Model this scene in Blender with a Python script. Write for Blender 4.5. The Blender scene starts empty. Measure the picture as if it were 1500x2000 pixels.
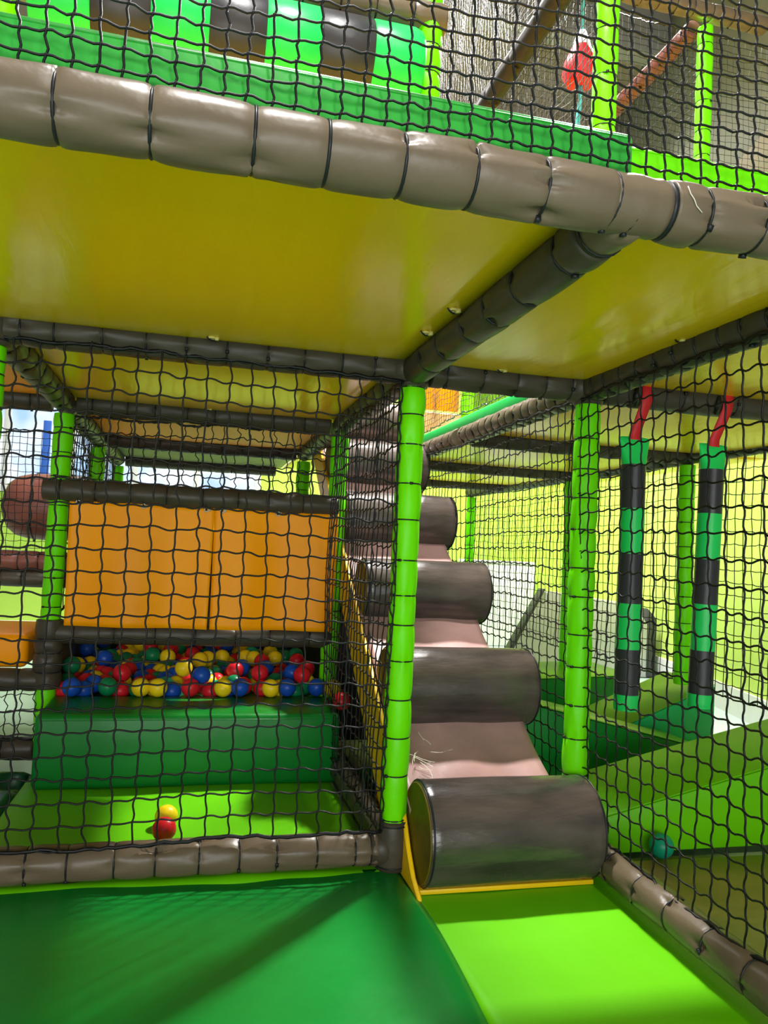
import bpy, bmesh, math, random
import numpy as np
from mathutils import Vector, Matrix, Quaternion, noise

random.seed(7)
RNG = np.random.default_rng(7)
C = bpy.context.scene.collection
SC = bpy.context.scene
PI = math.pi

# ---------------------------------------------------------------- camera, world, lights, exposure
CZ = 0.97
YAW, PITCH, ROLL, FPX = 0.242, 0.0467, 0.048, 1498.9
cy_, sy_ = math.cos(YAW), math.sin(YAW)
cp_, sp_ = math.cos(PITCH), math.sin(PITCH)
fwd = Vector((sy_ * cp_, cy_ * cp_, sp_))
rt = Vector((cy_, -sy_, 0))
upv = rt.cross(fwd)
cr_, sr_ = math.cos(ROLL), math.sin(ROLL)
r_ = cr_ * rt + sr_ * upv
u_ = -sr_ * rt + cr_ * upv
cam_d = bpy.data.cameras.new('camera')
cam_d.sensor_fit = 'VERTICAL'
cam_d.sensor_height = 36.0
cam_d.sensor_width = 27.0
cam_d.lens = FPX * 36.0 / 2000.0
cam_d.clip_start = 0.02
cam = bpy.data.objects.new('camera', cam_d)
C.objects.link(cam)
M = Matrix((r_, u_, -fwd)).transposed().to_4x4()
M.translation = Vector((0, 0, CZ))
cam.matrix_world = M
SC.camera = cam

world = bpy.data.worlds.new('hall_air')
SC.world = world
world.use_nodes = True
bg = world.node_tree.nodes['Background']
bg.inputs[0].default_value = (1.0, 0.98, 1.0, 1)
bg.inputs[1].default_value = 0.26

def area(name, loc, target, size, power, col=(1, 0.97, 0.95), spread=180):
    d = bpy.data.lights.new(name, 'AREA')
    d.shape = 'RECTANGLE'
    d.size = size[0]
    d.size_y = size[1]
    d.energy = power
    d.color = col
    d.spread = math.radians(spread)
    o = bpy.data.objects.new(name, d)
    o.location = loc
    o.rotation_euler = (Vector(target) - Vector(loc)).to_track_quat('-Z', 'Y').to_euler()
    C.objects.link(o)
    return o

area('ceiling_lamp', (2.86, 4.5, 5.2), (0.6, 2.2, 0), (0.3, 0.3), 250, spread=80)
area('ceiling_lamp', (0.7, -1.70, 5.2), (0.8, 1.6, 0), (0.25, 0.25), 60)
area('ceiling_lamp', (0.1, 0.9, 5.2), (0.1, 1.5, 0), (0.4, 0.4), 240)
area('ceiling_lamp', (0.80, 4.3, 5.3), (0.95, 2.8, 0.4), (0.9, 0.25), 190, spread=100)
area('ceiling_lamp', (-0.5, 7.3, 5.3), (-0.5, 6.9, 0), (0.8, 0.8), 120)
area('ceiling_lamp', (3.0, 6.6, 5.3), (3.0, 6.0, 0), (0.8, 0.8), 70, spread=120)
area('ceiling_lamp', (2.1, 6.0, 5.3), (3.2, 8.0, 0.5), (0.8, 0.8), 210, spread=120)  # extra lamp added to brighten the back hall and white panel
area('front_fill_light', (-0.6, -4.6, 1.15), (0.2, 3.0, 1.1), (5.0, 1.9), 310, (0.96, 0.98, 1.0))  # added unseen fill behind the camera, brightens curtain, beams and deck undersides

vs = SC.view_settings
SC.display_settings.display_device = 'sRGB'
vs.view_transform = 'Standard'
vs.look = 'None'
vs.gamma = 1.0
vs.use_curve_mapping = False
vs.exposure = 0.0
try:
    SC.cycles.use_denoising = True
    SC.cycles.max_bounces = 7
    SC.cycles.diffuse_bounces = 4
    SC.cycles.glossy_bounces = 4
except Exception:
    pass

# ---------------------------------------------------------------- materials
def lin(c):
    return tuple(((v / 255) / 12.92 if v / 255 <= 0.04045 else ((v / 255 + 0.055) / 1.055) ** 2.4) for v in c) + (1,)

def mat(name, rgb, rough=0.4, var=0.12, vscale=6.0, bump=0.0, bscale=30.0, spec=0.27, rgb2=None, stretch=(1, 1, 1),
        coat=0.0, weave=0.0):
    m = bpy.data.materials.new(name)
    m.use_nodes = True
    nt = m.node_tree
    b = nt.nodes['Principled BSDF']
    b.inputs['Roughness'].default_value = rough
    b.inputs['Specular IOR Level'].default_value = spec
    if coat:
        b.inputs['Coat Weight'].default_value = coat
        b.inputs['Coat Roughness'].default_value = 0.12
    tc = nt.nodes.new('ShaderNodeTexCoord')
    mp = nt.nodes.new('ShaderNodeMapping')
    mp.inputs['Scale'].default_value = stretch
    nt.links.new(tc.outputs['Object'], mp.inputs['Vector'])
    n = nt.nodes.new('ShaderNodeTexNoise')
    n.inputs['Scale'].default_value = vscale
    n.inputs['Detail'].default_value = 5
    nt.links.new(mp.outputs[0], n.inputs['Vector'])
    rp = nt.nodes.new('ShaderNodeValToRGB')
    a = lin(rgb)
    if rgb2 is None:
        c1 = tuple(v * (1 - var) for v in a[:3]) + (1,)
        c2 = tuple(min(1, v * (1 + var)) for v in a[:3]) + (1,)
    else:
        c1, c2 = a, lin(rgb2)
    rp.color_ramp.elements[0].position = 0.32
    rp.color_ramp.elements[1].position = 0.68
    rp.color_ramp.elements[0].color = c1
    rp.color_ramp.elements[1].color = c2
    nt.links.new(n.outputs['Fac'], rp.inputs[0])
    nt.links.new(rp.outputs[0], b.inputs['Base Color'])
    # a little variation of gloss
    mr = nt.nodes.new('ShaderNodeMapRange')
    mr.inputs['To Min'].default_value = max(0.03, rough * 0.85)
    mr.inputs['To Max'].default_value = min(1, rough * 1.15)
    nt.links.new(n.outputs['Fac'], mr.inputs['Value'])
    nt.links.new(mr.outputs[0], b.inputs['Roughness'])
    if bump:
        n2 = nt.nodes.new('ShaderNodeTexNoise')
        n2.inputs['Scale'].default_value = bscale
        n2.inputs['Detail'].default_value = 3
        nt.links.new(mp.outputs[0], n2.inputs['Vector'])
        bp = nt.nodes.new('ShaderNodeBump')
        bp.inputs['Strength'].default_value = bump
        bp.inputs['Distance'].default_value = 0.01
        nt.links.new(n2.outputs['Fac'], bp.inputs['Height'])
        nt.links.new(bp.outputs[0], b.inputs['Normal'])
    return m

MT = dict(
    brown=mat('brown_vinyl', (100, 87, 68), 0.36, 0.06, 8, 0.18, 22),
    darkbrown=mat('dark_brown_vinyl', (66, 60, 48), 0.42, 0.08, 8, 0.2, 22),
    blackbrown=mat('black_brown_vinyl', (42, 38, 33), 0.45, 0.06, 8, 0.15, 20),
    redbrown=mat('red_brown_vinyl', (112, 66, 54), 0.4, 0.1, 6, 0.15, 20),
    lime=mat('lime_vinyl', (106, 222, 0), 0.4, 0.05, 6, 0.15, 26, spec=0.16),
    limemat=mat('lime_floor_vinyl', (98, 192, 0), 0.42, 0.05, 4, 0.12, 9),
    green=mat('green_vinyl', (8, 116, 36), 0.36, 0.06, 4, 0.15, 9),
    greenmat=mat('green_floor_vinyl', (4, 126, 42), 0.32, 0.06, 3, 0.3, 6),
    brightgreen=mat('bright_green_vinyl', (30, 200, 90), 0.36, 0.05, 5, 0.1, 20),
    midgreen=mat('mid_green_vinyl', (52, 165, 58), 0.36, 0.05, 5, 0.12, 20),
    emerald=mat('emerald_vinyl', (24, 172, 104), 0.36, 0.05, 4, 0.12, 12),
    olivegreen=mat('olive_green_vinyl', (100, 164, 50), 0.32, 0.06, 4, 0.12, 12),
    darkgreen=mat('dark_green_vinyl', (14, 84, 52), 0.3, 0.08, 4, 0.2, 8),
    yellow=mat('yellow_vinyl', (255, 198, 0), 0.2, 0.03, 2, 0.16, 7, stretch=(3.2, 0.5, 1)),
    orange=mat('orange_vinyl', (255, 158, 0), 0.45, 0.05, 3, 0.1, 8, spec=0.15, stretch=(2, 1, 0.6)),
    tanboard=mat('tan_vinyl', (206, 170, 150), 0.5, 0.06, 5),
    rolldark=mat('worn_dark_roll_vinyl', (46, 42, 39), 0.25, 0, 4.5, 0.16, 30, spec=0.5, rgb2=(88, 77, 70), stretch=(0.7, 2.2, 2.2)),
    rampmat=mat('mauve_ramp_vinyl', (168, 132, 126), 0.4, 0.1, 7, 0.3, 14),
    rollend=mat('olive_roll_end', (98, 84, 16), 0.5, 0.25, 9, 0.2, 30),
    yellowboard=mat('yellow_side_board', (236, 190, 14), 0.4, 0.08, 6),
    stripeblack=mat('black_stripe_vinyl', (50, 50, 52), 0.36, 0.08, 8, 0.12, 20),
    grey=mat('grey_vinyl', (204, 200, 204), 0.45, 0.05, 5),
    darkgrey=mat('dark_grey_edge', (74, 74, 74), 0.45, 0.05, 5),
    olivefloor=mat('olive_floor_vinyl', (112, 104, 44), 0.25, 0, 1.2, 0.25, 5, rgb2=(138, 118, 60), stretch=(0.6, 2.2, 1)),
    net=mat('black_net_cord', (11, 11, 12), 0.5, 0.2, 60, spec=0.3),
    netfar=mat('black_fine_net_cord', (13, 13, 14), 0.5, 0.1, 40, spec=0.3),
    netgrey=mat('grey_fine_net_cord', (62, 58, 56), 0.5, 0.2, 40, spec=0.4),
    tie=mat('black_cable_tie', (30, 33, 33), 0.4, 0.1, 10),
    red=mat('red_webbing', (205, 36, 44), 0.5, 0.08, 40),
    limewall=mat('lime_paint', (188, 226, 92), 0.7, 0.03, 2),
    limewall2=mat('lime_paint_pale', (208, 233, 116), 0.7, 0.03, 2),
    white=mat('white_paint', (232, 230, 232), 0.5, 0.02, 3),
    palegrey=mat('pale_hall_paint', (150, 147, 138), 0.7, 0.03, 2),
    greygreen=mat('grey_green_cladding', (118, 124, 108), 0.6, 0.04, 2),
    steel=mat('grey_steel_cladding', (140, 146, 150), 0.5, 0.05, 3),
    hallfloor=mat('pale_mint_floor', (190, 214, 204), 0.35, 0.04, 2),
    brass=mat('brass_grommet', (206, 190, 110), 0.3, 0.1, 20),
    chrome=mat('steel_grommet', (190, 186, 170), 0.3, 0.1, 20),
    blue_frame=mat('blue_window_post', (60, 110, 210), 0.5, 0.03, 3),
    teal=mat('teal_rope', (70, 180, 180), 0.7, 0.2, 80),
    thread=mat('pale_thread', (214, 208, 190), 0.7, 0.05, 30),
)
for n_, c_ in dict(red=(206, 30, 40), yellow=(236, 206, 24), blue=(22, 74, 168), green=(14, 120, 72), teal=(16, 150, 110)).items():
    MT['ball_' + n_] = mat(n_ + '_ball_plastic', c_, 0.35, 0.05, 10)

def glow(name, c1, c2, strength, scale):
    m = bpy.data.materials.new(name)
    m.use_nodes = True
    nt = m.node_tree
    b = nt.nodes['Principled BSDF']
    n = nt.nodes.new('ShaderNodeTexNoise')
    n.inputs['Scale'].default_value = scale
    tc = nt.nodes.new('ShaderNodeTexCoord')
    nt.links.new(tc.outputs['Object'], n.inputs['Vector'])
    rp = nt.nodes.new('ShaderNodeValToRGB')
    rp.color_ramp.elements[0].position = 0.35
    rp.color_ramp.elements[1].position = 0.65
    rp.color_ramp.elements[0].color = lin(c1)
    rp.color_ramp.elements[1].color = lin(c2)
    nt.links.new(n.outputs['Fac'], rp.inputs[0])
    nt.links.new(rp.outputs[0], b.inputs['Emission Color'])
    b.inputs['Emission Strength'].default_value = strength
    b.inputs['Base Color'].default_value = (0.1, 0.1, 0.1, 1)
    b.inputs['Roughness'].default_value = 0.1
    return m
MT['daylight'] = glow('daylit_window_pane', (150, 190, 240), (232, 240, 250), 1.3, 2.5)

# ---------------------------------------------------------------- helpers
def tag(o, label=None, cat=None, group=None, kind=None):
    if label: o['label'] = label
    if cat: o['category'] = cat
    if group: o['group'] = group
    if kind: o['kind'] = kind
    return o

def link(name, me, parent=None, loc=None):
    o = bpy.data.objects.new(name, me)
    C.objects.link(o)
    if parent: o.parent = parent
    if loc is not None: o.location = loc
    return o

def empty(name, loc):
    o = bpy.data.objects.new(name, None)
    o.empty_display_size = 0.05
    o.location = loc
    C.objects.link(o)
    return o

def mesh(name, verts, faces, m, smooth=True):
    me = bpy.data.meshes.new(name)
    me.from_pydata([tuple(v) for v in verts], [], faces)
    if m is not None: me.materials.append(MT[m] if isinstance(m, str) else m)
    if smooth: me.polygons.foreach_set('use_smooth', [True] * len(me.polygons))
    me.update()
    return me

def np_mesh(name, V, Q, T, m):
    """fast mesh from arrays: V (n,3), Q (q,4), T (t,3)"""
    me = bpy.data.meshes.new(name)
    V = np.asarray(V, dtype=np.float32).reshape(-1, 3)
    Q = np.asarray(Q, dtype=np.int32).reshape(-1, 4)
    T = np.asarray(T, dtype=np.int32).reshape(-1, 3)
    me.vertices.add(len(V))
    me.vertices.foreach_set('co', V.ravel())
    nl = Q.size + T.size
    me.loops.add(nl)
    me.loops.foreach_set('vertex_index', np.concatenate([Q.ravel(), T.ravel()]))
    me.polygons.add(len(Q) + len(T))
    st = np.concatenate([np.arange(len(Q)) * 4, len(Q) * 4 + np.arange(len(T)) * 3]).astype(np.int32)
    me.polygons.foreach_set('loop_start', st)
    me.polygons.foreach_set('use_smooth', np.ones(len(Q) + len(T), dtype=bool))
    me.materials.append(MT[m])
    me.update(calc_edges=True)
    me.validate()
    return me

def box_mesh(name, a, b, m, bev=0.006, seg=2):
    bm = bmesh.new()
    bmesh.ops.create_cube(bm, size=1)
    for v in bm.verts:
        v.co = Vector([(a[i] + b[i]) / 2 + v.co[i] * (b[i] - a[i]) for i in range(3)])
    if bev:
        bmesh.ops.bevel(bm, geom=list(bm.edges), offset=bev, segments=seg, affect='EDGES', profile=0.5)
    me = bpy.data.meshes.new(name)
    bm.to_mesh(me); bm.free()
    me.materials.append(MT[m])
    me.polygons.foreach_set('use_smooth', [True] * len(me.polygons))
    try: me.set_sharp_from_angle(angle=0.7)
    except Exception: pass
    return me

def box(name, a, b, m, parent=None, bev=0.006, seg=2):
    return link(name, box_mesh(name, a, b, m, bev, seg), parent)

def prism(name, poly, y0, y1, m, parent=None, bev=0.008, axis='y'):
    """polygon in (x,z) pushed along y (or (y,z) along x); bevelled"""
    bm = bmesh.new()
    def P(p, d): return (p[0], d, p[1]) if axis == 'y' else (d, p[0], p[1])
    f = [bm.verts.new(P(p, y0)) for p in poly]
    g = [bm.verts.new(P(p, y1)) for p in poly]
    n = len(poly)
    bm.faces.new(f); bm.faces.new(list(reversed(g)))
    for i in range(n):
        bm.faces.new((f[i], g[i], g[(i + 1) % n], f[(i + 1) % n]))
    bmesh.ops.recalc_face_normals(bm, faces=list(bm.faces))
    if bev:
        bmesh.ops.bevel(bm, geom=list(bm.edges), offset=bev, segments=2, affect='EDGES', profile=0.5)
    me = bpy.data.meshes.new(name)
    bm.to_mesh(me); bm.free()
    me.materials.append(MT[m])
    me.polygons.foreach_set('use_smooth', [True] * len(me.polygons))
    try: me.set_sharp_from_angle(angle=0.7)
    except Exception: pass
    return link(name, me, parent)

def frame(d):
    d = Vector(d).normalized()
    a = Vector((0, 0, 1)) if abs(d.z) < 0.9 else Vector((1, 0, 0))
    n = d.cross(a).normalized()
    return d, n, d.cross(n).normalized()

def tube_mesh(name, pts, r, m, n=8, caps=True):
    V, F = [], []
    P = [Vector(p) for p in pts]
    for i, p in enumerate(P):
        d = (P[min(i + 1, len(P) - 1)] - P[max(i - 1, 0)])
        t, a, b = frame(d)
        rr = r[i] if isinstance(r, (list, tuple)) else r
        for k in range(n):
            th = 2 * PI * k / n
            V.append(p + a * math.cos(th) * rr + b * math.sin(th) * rr)
    for i in range(len(P) - 1):
        for k in range(n):
            k2 = (k + 1) % n
            F.append((i * n + k, i * n + k2, (i + 1) * n + k2, (i + 1) * n + k))
    if caps:
        F.append(tuple(range(n - 1, -1, -1)))
        F.append(tuple((len(P) - 1) * n + k for k in range(n)))
    return mesh(name, V, F, m)

def lathe(name, prof, m, n=24, axis='z'):
    """prof: list of (r, h); closed ends"""
    V, F = [], []
    for (r, h) in prof:
        for k in range(n):
            th = 2 * PI * k / n
            c, s = r * math.cos(th), r * math.sin(th)
            V.append((c, s, h) if axis == 'z' else (h, c, s))
    for i in range(len(prof) - 1):
        for k in range(n):
            k2 = (k + 1) % n
            F.append((i * n + k, i * n + k2, (i + 1) * n + k2, (i + 1) * n + k))
    F.append(tuple(range(n - 1, -1, -1)))
    F.append(tuple((len(prof) - 1) * n + k for k in range(n)))
    me = mesh(name, V, F, m)
    bm = bmesh.new(); bm.from_mesh(me)
    bmesh.ops.recalc_face_normals(bm, faces=list(bm.faces))
    bm.to_mesh(me); bm.free()
    try: me.set_sharp_from_angle(angle=0.9)
    except Exception: pass
    return me

RING = {}
def ring_mesh(r, minor, m='tie', n=18, k=5):
    key = (round(r, 4), round(minor, 4), m)
    if key in RING: return RING[key]
    V, F = [], []
    for i in range(n):
        a = 2 * PI * i / n
        for j in range(k):
            b = 2 * PI * j / k
            rr = r + minor * math.cos(b)
            V.append((rr * math.cos(a), rr * math.sin(a), minor * math.sin(b)))
    for i in range(n):
        for j in range(k):
            F.append((i * k + j, ((i + 1) % n) * k + j, ((i + 1) % n) * k + (j + 1) % k, i * k + (j + 1) % k))
    # little locking head of the tie
    o = len(V)
    h = minor * 2.0
    for dx in (-1, 1):
        for dy in (-1, 1):
            for dz in (-1, 1):
                V.append((r + minor + h * dx * .8, h * dy, h * dz * .8))
    for f in ((0, 1, 3, 2), (4, 6, 7, 5), (0, 4, 5, 1), (2, 3, 7, 6), (0, 2, 6, 4), (1, 5, 7, 3)):
        F.append(tuple(o + q for q in f))
    RING[key] = mesh('cable_tie', V, F, m)
    return RING[key]

def padded(name, label, cat, A, B, r, m, ties, tie_r=0.0028, n=22, pinch=0.09, seed=0, group=None, tight=True):
    """padded tube from A to B; ties = list of distances from A; ripples pucker at every tie"""
    A, B = Vector(A), Vector(B)
    L = (B - A).length
    d, a, b = frame(B - A)
    rnd = random.Random(seed * 977 + 13)
    ties = sorted(t for t in ties if 0.01 < t < L - 0.01)
    ss = {0.0, L}
    edges = [0.0] + ties + [L]
    for i in range(len(edges) - 1):
        s0, s1 = edges[i], edges[i + 1]
        w = s1 - s0
        for f in (0.03, 0.08, 0.16, 0.28, 0.42, 0.58, 0.72, 0.84, 0.92, 0.97):
            ss.add(s0 + w * f)
    for t in ties: ss.add(t)
    ss = sorted(ss)
    phases = [[(rnd.uniform(0, 2 * PI), rnd.uniform(0.13, 0.26), rnd.uniform(0.4, 1.3)) for _ in range(rnd.randint(4, 6))] for _ in ties]
    bulges = [rnd.uniform(0.025, 0.085) if cat == 'post' else rnd.uniform(0.0, 0.05) for _ in edges]
    skew = [rnd.uniform(0, 2 * PI) for _ in edges]
    V, F = [], []
    for s in ss:
        # which segment
        i = 0
        while i < len(edges) - 2 and s > edges[i + 1]: i += 1
        w = max(1e-6, edges[i + 1] - edges[i])
        f = (s - edges[i]) / w
        base = 1 + bulges[i] * math.sin(PI * f)
        for k in range(n):
            th = 2 * PI * k / n
            rr = base * (1 + 0.015 * math.cos(th - skew[i]) * math.sin(PI * f))
            for ti, t in enumerate(ties):
                ds = abs(s - t)
                if ds > 0.09: continue
                rr -= pinch * math.exp(-(ds / 0.010) ** 1.3)
                for (ph, wd, dp) in phases[ti]:
                    da = (th - ph + PI) % (2 * PI) - PI
                    g = math.exp(-(da / wd) ** 2) - 0.45 * math.exp(-(da / (2.2 * wd)) ** 2)
                    rr -= (0.50 if r > 0.044 else 0.30) * dp * g * math.exp(-ds / 0.022) * min(1, 0.3 + ds / 0.006)
            if s == 0 or s == L: rr *= 0.9
            p = d * s + (a * math.cos(th) + b * math.sin(th)) * r * rr
            V.append(p)
    N = len(ss)
    for i in range(N - 1):
        for k in range(n):
            k2 = (k + 1) % n
            F.append((i * n + k, i * n + k2, (i + 1) * n + k2, (i + 1) * n + k))
    F.append(tuple(range(n - 1, -1, -1)))
    F.append(tuple((N - 1) * n + k for k in range(n)))
    root = empty(name, A)
    tag(root, label, cat, group)
    link('foam_sleeve', mesh('foam_sleeve', V, F, m), root)
    q = d.to_track_quat('Z', 'X')
    rm = ring_mesh(r * (1 - pinch * 0.75), tie_r)
    for t in ties:
        o = link('cable_tie', rm, root, d * t)
        o.rotation_mode = 'QUATERNION'
        o.rotation_quaternion = q @ Quaternion((0, 0, 1), rnd.uniform(0, 2 * PI))
    return root

def every(L, step, jit=0.12, start=None, seed=1):
    rnd = random.Random(seed)
    out, s = [], (step * 0.5 if start is None else start)
    while s < L - 0.03:
        out.append(s)
        s += step * (1 + rnd.uniform(-jit, jit))
    return out

def net(name, label, O, U, V, nu, nv, cord=0.0028, sides=4, sub=4, amp=0.10, jit=0.07, knot=1.9, billow=0.010, m='net',
        seed=0, rope=(True, True), drop=None):
    """knotted net of nu x nv meshes of size |U| x |V| from corner O"""
    rg = np.random.default_rng(seed + 100)
    O, U, V = np.array(O, float), np.array(U, float), np.array(V, float)
    N = np.cross(U, V); N /= np.linalg.norm(N)
    ii, jj = np.meshgrid(np.arange(nu + 1), np.arange(nv + 1), indexing='ij')
    P = O + ii[..., None] * U + jj[..., None] * V
    j1 = rg.normal(0, jit, ii.shape); j2 = rg.normal(0, jit, ii.shape)
    wav = np.sin(ii * 0.55 + seed) * np.cos(jj * 0.35 + 1.3 * seed)
    low = np.sin(ii * 0.23 + jj * 0.11 + seed * 2.1) * 0.12
    P = P + j1[..., None] * U + (j2 + low)[..., None] * V + (billow * wav)[..., None] * N
    VV, QQ, TT = [], [], []
    off = 0
    def strands(P, side, sgn):
        nonlocal off
        S, K = P.shape[0], P.shape[1]
        t = np.linspace(0, 1, sub, endpoint=False)
        A, B = P[:, :-1], P[:, 1:]
        pts = A[:, :, None] * (1 - t)[None, None, :, None] + B[:, :, None] * t[None, None, :, None]
        if sub > 1:
            k = (amp * (1 + rg.normal(0, 0.35, A.shape[:2])))
            wv = np.sin(2 * PI * t)[None, None] * k[..., None]
            sg = -np.abs(np.sin(PI * t))[None, None] * 0.05 * (1 if sgn < 0 else 0)
            pts = pts + (wv + sg)[..., None] * side
        pts = pts.reshape(S, -1, 3)
        pts = np.concatenate([pts, P[:, -1:]], axis=1)
        Mn = pts.shape[1]
        T = np.gradient(pts, axis=1)
        T /= np.linalg.norm(T, axis=2, keepdims=True) + 1e-12
        X = np.cross(T, N); X /= np.linalg.norm(X, axis=2, keepdims=True) + 1e-12
        Y = np.cross(T, X)
        th = np.arange(sides) * 2 * PI / sides + 0.4
        vv = pts[:, :, None] + cord * (X[:, :, None] * np.cos(th)[None, None, :, None] + Y[:, :, None] * np.sin(th)[None, None, :, None])
        idx = off + np.arange(S * Mn * sides).reshape(S, Mn, sides)
        a = idx[:, :-1]; b = idx[:, 1:]
        q = np.stack([a, np.roll(a, -1, axis=2), np.roll(b, -1, axis=2), b], axis=-1)
        VV.append(vv.reshape(-1, 3)); QQ.append(q.reshape(-1, 4))
        off += S * Mn * sides
    strands(np.swapaxes(P, 0, 1), V, -1)   # strands along U
    strands(P, U, 1)                         # strands along V
    if knot:
        k = cord * knot
        Un, Vn = U / np.linalg.norm(U), V / np.linalg.norm(V)
        O6 = np.array([Un, -Un, Vn, -Vn, N, -N]) * k
        nodes = P.reshape(-1, 1, 3)
        vv = nodes + O6[None] * (1 + rg.normal(0, 0.12, (nodes.shape[0], 6, 1)))
        f = np.array([(0, 2, 4), (2, 1, 4), (1, 3, 4), (3, 0, 4), (2, 0, 5), (1, 2, 5), (3, 1, 5), (0, 3, 5)])
        TT.append((off + np.arange(nodes.shape[0])[:, None, None] * 6 + f[None]).reshape(-1, 3))
        VV.append(vv.reshape(-1, 3))
        off += nodes.shape[0] * 6
    root = empty(name, O)
    tag(root, label, 'net')
    me = np_mesh('netting', np.concatenate(VV) - O, np.concatenate(QQ), np.concatenate(TT) if TT else np.zeros((0, 3)), m)
    o = link('netting', me, root); o['kind'] = 'stuff'
    # border ropes lashed along the bottom / top edge
    rr = random.Random(seed + 5)
    for yes, j in zip(rope, (0, nv)):
        if not yes: continue
        e = P[:, j]
        pts = []
        for i in range(len(e) - 1):
            for t in (0, 0.33, 0.66):
                p = e[i] * (1 - t) + e[i + 1] * t
                p = p + V / np.linalg.norm(V) * rr.uniform(-0.004, 0.004) + N * rr.uniform(-0.004, 0.004)
                pts.append(Vector(p - O))
        pts.append(Vector(e[-1] - O))
        link('border_rope', tube_mesh('border_rope', pts, cord * 2.0, m, 5), root)
    return root

# ---------------------------------------------------------------- grid of the play frame
X0, X1, X2, X3 = -0.566, 0.641, 1.248, 2.50
Y0, Y1, Y2, Y3, Y4 = 1.07, 2.30, 3.52, 4.74, 5.96
H, ZB = 1.53, 0.06
RB, RP = 0.047, 0.040

# ---------------------------------------------------------------- setting
def struct(o):
    o['kind'] = 'structure'
    return o
struct(box('floor', (-6, -5, -0.12), (6, 8.3, -0.055), 'hallfloor', bev=0))
struct(box('wall_back', (-6, 8.1, -0.055), (6, 8.25, 3.2), 'limewall', bev=0))
struct(box('wall_back_upper', (-6, 8.1, 3.2), (6, 8.25, 6.2), 'palegrey', bev=0))
struct(box('baseboard_back', (-6, 8.06, -0.055), (4.6, 8.1, 0.10), 'white', bev=0.004))
# right wall, slightly askew to the play frame
def slab(name, p, q, z0, z1, th, m):
    p, q = Vector((p[0], p[1], 0)), Vector((q[0], q[1], 0))
    d = (q - p).normalized(); n = Vector((d.y, -d.x, 0)) * th
    V = [p, q, q + n, p + n]
    vs_ = [(v.x, v.y, z0) for v in V] + [(v.x, v.y, z1) for v in V]
    F = [(0, 1, 2, 3), (4, 7, 6, 5), (0, 4, 5, 1), (1, 5, 6, 2), (2, 6, 7, 3), (3, 7, 4, 0)]
    me = mesh(name, vs_, F, m, smooth=False)
    bm = bmesh.new(); bm.from_mesh(me); bmesh.ops.recalc_face_normals(bm, faces=list(bm.faces)); bm.to_mesh(me); bm.free()
    return struct(link(name, me))
slab('wall_right', (2.95, 1.9), (4.60, 8.1), -0.055, 2.3, 0.12, 'limewall2')
slab('wall_right_upper', (2.95, 1.9), (4.60, 8.1), 2.3, 6.2, 0.12, 'greygreen')
slab('baseboard_right', (2.93, 1.9), (4.58, 8.1), -0.055, 0.13, 0.03, 'white')
slab('trim_1', (2.90, 1.9), (4.55, 8.1), 3.55, 3.85, 0.06, 'palegrey')
struct(box('ceiling', (-6, 2.5, 6.2), (6, 8.25, 6.35), 'palegrey', bev=0))
for i, yy in enumerate((4.3, 6.2)):
    o = box('trim_%d' % (i + 2), (-6, yy, 5.7), (6, yy + 0.2, 6.2), 'steel', bev=0.01); struct(o)

# window in the back wall
wf = struct(empty('window_1', (-0.8, 8.08, 1.5)))
def wpart(name, a, b, m):
    o = box(name, [a[i] - (-0.8, 8.08, 1.5)[i] for i in range(3)], [b[i] - (-0.8, 8.08, 1.5)[i] for i in range(3)], m, wf, bev=0.004)
    o['kind'] = 'structure'
    return o
wx = [-2.4, -1.8, -1.2, -0.6, 0.0, 0.62]
for i in range(5):
    wpart('pane', (wx[i] + 0.03, 8.05, 1.42), (wx[i + 1] - 0.03, 8.07, 2.55), 'daylight')
for i, x in enumerate(wx):
    wpart('mullion', (x - 0.03, 8.03, 1.40), (x + 0.03, 8.09, 2.58), 'white')
wpart('window_sill', (-2.46, 8.0, 1.34), (0.68, 8.09, 1.40), 'white')
wpart('window_head', (-2.46, 8.03, 2.58), (0.68, 8.09, 2.66), 'white')
wpart('blue_post', (-1.47, 8.0, 1.40), (-1.40, 8.03, 2.05), 'blue_frame')

# white panel standing at the back wall, small socket box
t = empty('white_panel', (3.3, 8.0, 0)); tag(t, 'white upright panel leaning flat at the lime back wall behind the roller ramp', 'panel')
box('board', (-0.45, -0.02, -0.05), (0.45, 0.02, 0.86), 'white', t, bev=0.004)
box('edge_strip', (-0.45, -0.03, 0.86), (0.45, 0.03, 0.89), 'white', t, bev=0.004)
t = empty('wall_box', (3.93, 8.06, 0.46)); tag(t, 'small white box fixed on the lime wall beside the white panel', 'box')
box('case', (-0.12, -0.05, -0.06), (0.12, 0.03, 0.06), 'white', t, bev=0.008)
box('lid', (-0.10, -0.058, -0.045), (0.10, -0.05, 0.045), 'white', t, bev=0.002)

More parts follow.
